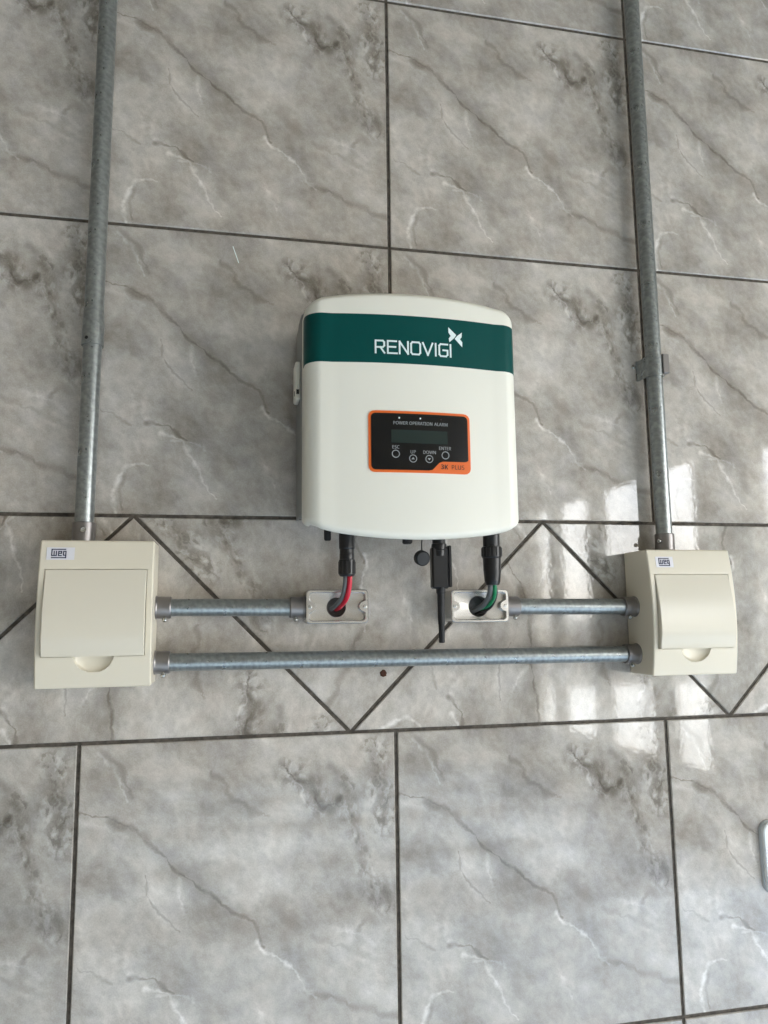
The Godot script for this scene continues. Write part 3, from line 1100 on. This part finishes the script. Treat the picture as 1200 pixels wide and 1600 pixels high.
# ---------------------------------------------------------------- aluminium boxes
func outline(th: float, hw: float, hh: float, r: float) -> float:
	# distance from the middle to a rounded rectangle along direction th
	var c := absf(cos(th))
	var s := absf(sin(th))
	var d := minf(hw / maxf(c, 1e-6), hh / maxf(s, 1e-6))
	if d * c > hw - r and d * s > hh - r:
		var cx := hw - r
		var cy := hh - r
		var bq := c * cx + s * cy
		d = bq + sqrt(maxf(0.0, bq * bq - cx * cx - cy * cy + r * r))
	return d

func build_junction_box(label: String, at: Vector3, hole: Vector2, hr: float) -> Node3D:
	var t := thing("junction_box", label, "junction box", at, "aluminium junction boxes")
	var hw := 0.0462
	var hh := 0.0248
	var zf := 0.0475
	var N := 120
	var ring := func(w: float, h: float, r: float, z: float) -> Array:
		var o := []
		for i in N:
			var th := TAU * i / N
			var d := outline(th, w, h, r)
			o.append(Vector3(cos(th) * d, sin(th) * d, z))
		return o
	var inner := func(grow: float, z: float) -> Array:
		var o := []
		for i in N:
			var th := TAU * i / N
			var d := outline(th, hw - 0.0048 + grow, hh - 0.0040 + grow, 0.005)
			# the lugs for the lid's screws reach in at both ends
			var lug := 0.0078 - grow
			var cx := hw - 0.0062
			var p := Vector2(cos(th), sin(th))
			var bq := absf(p.x) * cx
			var disc := bq * bq - cx * cx + lug * lug
			if disc > 0.0 and bq - sqrt(disc) < d:
				d = bq - sqrt(disc)
			o.append(Vector3(p.x * d, p.y * d, z))
		return o
	var circle := func(r: float, z: float) -> Array:
		var o := []
		for i in N:
			var th := TAU * i / N
			o.append(Vector3(hole.x + cos(th) * r, hole.y + sin(th) * r, z))
		return o
	var b := MB.new()
	b.grid([ring.call(hw - 0.003, hh - 0.003, 0.005, 0.0005), ring.call(hw, hh, 0.006, 0.004)], 1, true)
	b.grid([ring.call(hw, hh, 0.006, 0.004), ring.call(hw, hh, 0.006, zf - 0.001)], 2, true)
	b.grid([ring.call(hw, hh, 0.006, zf - 0.001), ring.call(hw - 0.001, hh - 0.001, 0.0052, zf)], 3, true)
	b.grid([ring.call(hw - 0.001, hh - 0.001, 0.0052, zf), inner.call(0.0006, zf)], 4, true)
	b.grid([inner.call(0.0006, zf), inner.call(0.0, zf - 0.0008)], 5, true)
	b.grid([inner.call(0.0, zf - 0.0008), inner.call(-0.0006, zf - 0.0100)], 6, true)
	b.grid([inner.call(-0.0006, zf - 0.0100), circle.call(hr, zf - 0.0110)], 7, true)
	b.grid([circle.call(hr, zf - 0.0110), circle.call(hr * 0.97, 0.012)], 8, true)
	part("body", b.done(), mats["machined aluminium"], t)
	# the far side of the hole, a grey disc standing for the dark inside
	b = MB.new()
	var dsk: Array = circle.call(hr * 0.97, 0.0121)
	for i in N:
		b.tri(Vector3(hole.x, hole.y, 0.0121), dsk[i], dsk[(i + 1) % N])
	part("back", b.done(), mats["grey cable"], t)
	for sx in [-1.0, 1.0]:
		screw(t, Vector3(sx * (hw - 0.0055), 0, zf - 0.0008), Vector3.BACK, 0.0027, 0.0016)
	return t

func cable(called: String, label: String, pts: Array, r: float, mat: String) -> void:
	var o: Vector3 = pts[0]
	var t := thing(called, label, "cable", o)
	var rel := []
	for p in pts:
		rel.append(p - o)
	var b := MB.new()
	b.tube(curve(rel, 10), r, 14)
	part("sheath", b.done(), mats[mat], t)

# ---------------------------------------------------------------- main
func _ready() -> void:
	var cam := Camera3D.new()
	cam.name = "camera"
	add_child(cam)
	cam.transform = Transform3D(Basis(Vector3(0.97841445, -0.01203605, 0.20630147), Vector3(-0.01651398, 0.99055595, 0.13611101), Vector3(-0.20599138, -0.13657984, 0.96897549)), Vector3(0, EYE, 1.177))
	cam.fov = 67.38
	cam.near = 0.05
	cam.far = 500.0
	cam.current = true

	var we := WorldEnvironment.new()
	var env := Environment.new()
	env.background_mode = Environment.BG_SKY
	var sky := Sky.new()
	var sm := ProceduralSkyMaterial.new()
	sm.sky_top_color = Color(0.74, 0.79, 0.86)
	sm.sky_horizon_color = Color(0.95, 0.935, 0.90)
	sm.ground_bottom_color = Color(0.55, 0.54, 0.52)
	sm.ground_horizon_color = Color(0.75, 0.75, 0.74)
	sm.sky_curve = 0.15
	sm.sky_energy_multiplier = 1.3
	sm.sun_angle_max = 1.0
	sky.sky_material = sm
	env.sky = sky
	env.tonemap_mode = Environment.TONE_MAPPER_LINEAR
	env.tonemap_exposure = 7.05
	env.sdfgi_enabled = true
	env.ssao_enabled = true
	env.ssil_enabled = true
	we.environment = env
	add_child(we)

	var sun := DirectionalLight3D.new()
	sun.name = "sun"
	add_child(sun)
	sun.light_energy = 0.8
	sun.light_color = Color(1.0, 0.955, 0.89)
	sun.light_angular_distance = 6.0
	sun.shadow_enabled = true
	sun.look_at_from_position(Vector3(1.0, 0.64, 0.02) * 10.0, Vector3.ZERO, Vector3.UP)

	make_materials()
	build_patio()
	build_wall()
	build_inverter()
	build_dongle()
	build_breaker_box("beige breaker box with a wide white sticker, below the conduit with the flared joint", Vector3(-0.1652, EYE + 0.0110, 0), [-0.0475, 0.0803, 0.0355, 0.0172, -0.0020, 1.0])
	build_breaker_box("beige breaker box with a small white sticker, below the clamped conduit", Vector3(0.7342, EYE + 0.0040, 0), [-0.0450, 0.0787, 0.0305, 0.0174, -0.0005, 1.0])
	build_conduits()
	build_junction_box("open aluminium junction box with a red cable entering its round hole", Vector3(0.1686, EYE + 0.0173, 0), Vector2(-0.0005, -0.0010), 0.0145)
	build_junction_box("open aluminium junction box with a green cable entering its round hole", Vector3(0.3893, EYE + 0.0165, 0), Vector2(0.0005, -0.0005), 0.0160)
	cable("cable", "red cable from a gland of the inverter into the junction box", [Vector3(0.1795, EYE + 0.072, 0.088), Vector3(0.1800, EYE + 0.050, 0.088), Vector3(0.1775, EYE + 0.030, 0.078), Vector3(0.1720, EYE + 0.018, 0.055), Vector3(0.1690, EYE + 0.014, 0.026)], 0.0036, "red cable")
	cable("cable", "dark grey cable beside the red one, into the same junction box", [Vector3(0.1738, EYE + 0.072, 0.086), Vector3(0.1738, EYE + 0.050, 0.086), Vector3(0.1708, EYE + 0.030, 0.074), Vector3(0.1650, EYE + 0.019, 0.052), Vector3(0.1620, EYE + 0.014, 0.026)], 0.0033, "grey cable")
	cable("cable", "green cable from the inverter curling into the junction box", [Vector3(0.3975, EYE + 0.060, 0.088), Vector3(0.3995, EYE + 0.040, 0.086), Vector3(0.4005, EYE + 0.026, 0.074), Vector3(0.3970, EYE + 0.016, 0.056), Vector3(0.3890, EYE + 0.010, 0.026)], 0.0030, "green cable")
	cable("cable", "grey cable beside the green one, curling into the same junction box", [Vector3(0.3918, EYE + 0.060, 0.086), Vector3(0.3935, EYE + 0.040, 0.083), Vector3(0.3945, EYE + 0.027, 0.068), Vector3(0.3910, EYE + 0.016, 0.050), Vector3(0.3830, EYE + 0.009, 0.026)], 0.0042, "grey cable")
	cable("cable", "black cable inside the bend of the green one, into the junction box", [Vector3(0.3985, EYE + 0.060, 0.082), Vector3(0.4035, EYE + 0.036, 0.078), Vector3(0.4040, EYE + 0.020, 0.062), Vector3(0.3975, EYE + 0.010, 0.048), Vector3(0.3900, EYE + 0.006, 0.026)], 0.0030, "black cable")
	# a drilled hole stopped with brown filler
	var p := thing("wall_plug", "small dark brown plug of filler in a tile below the long conduit", "plug", Vector3(0.2461, EYE - 0.0843, 0.0))
	var b := MB.new()
	var ph := FastNoiseLite.new()
	ph.seed = 4
	ph.frequency = 0.8
	var rows := []
	for q in [[-0.003, 0.0050], [0.0002, 0.0054], [0.0010, 0.0048], [0.0016, 0.0030], [0.0012, 0.0014], [0.0008, 0.0001]]:
		var row := []
		for i in 18:
			var a := TAU * i / 18.0
			var w := 1.0 + 0.35 * ph.get_noise_2d(cos(a) * 2.0, sin(a) * 2.0)
			row.append(Vector3(cos(a) * q[1] * w, sin(a) * q[1] * w, q[0]))
		rows.append(row)
	b.grid(rows, 1, true)
	part("filler", b.done(), mats["brown clay"], p)
	# switch plate at the picture's edge
	var s := thing("outlet_plate", "white rounded outlet plate low on the tiled wall", "outlet plate", Vector3(0.9155, EYE - 0.398, 0.0))
	plate(s, "frame", 0.0375, 0.0575, 0.016, 0.0, 0.0042, "grey gasket")
	plate(s, "cover", 0.0355, 0.0555, 0.015, 0.0038, 0.0090, "white plastic")

func plate(t: Node3D, called: String, hw: float, hh: float, r: float, z0: float, z1: float, mat: String) -> void:
	var N := 72
	var ring := func(inset: float, z: float) -> Array:
		var o := []
		for i in N:
			var th := TAU * i / N
			var d := outline(th, hw - inset, hh - inset, r - inset)
			o.append(Vector3(cos(th) * d, sin(th) * d, z))
		return o
	var b := MB.new()
	b.grid([ring.call(0.0, z0), ring.call(0.0, z1 - 0.003), ring.call(0.0008, z1 - 0.001), ring.call(0.0028, z1)], 1, true)
	var top: Array = ring.call(0.0028, z1)
	for i in N:
		b.tri(Vector3(0, 0, z1), top[i], top[(i + 1) % N], 2)
	part(called, b.done(), mats[mat], t)
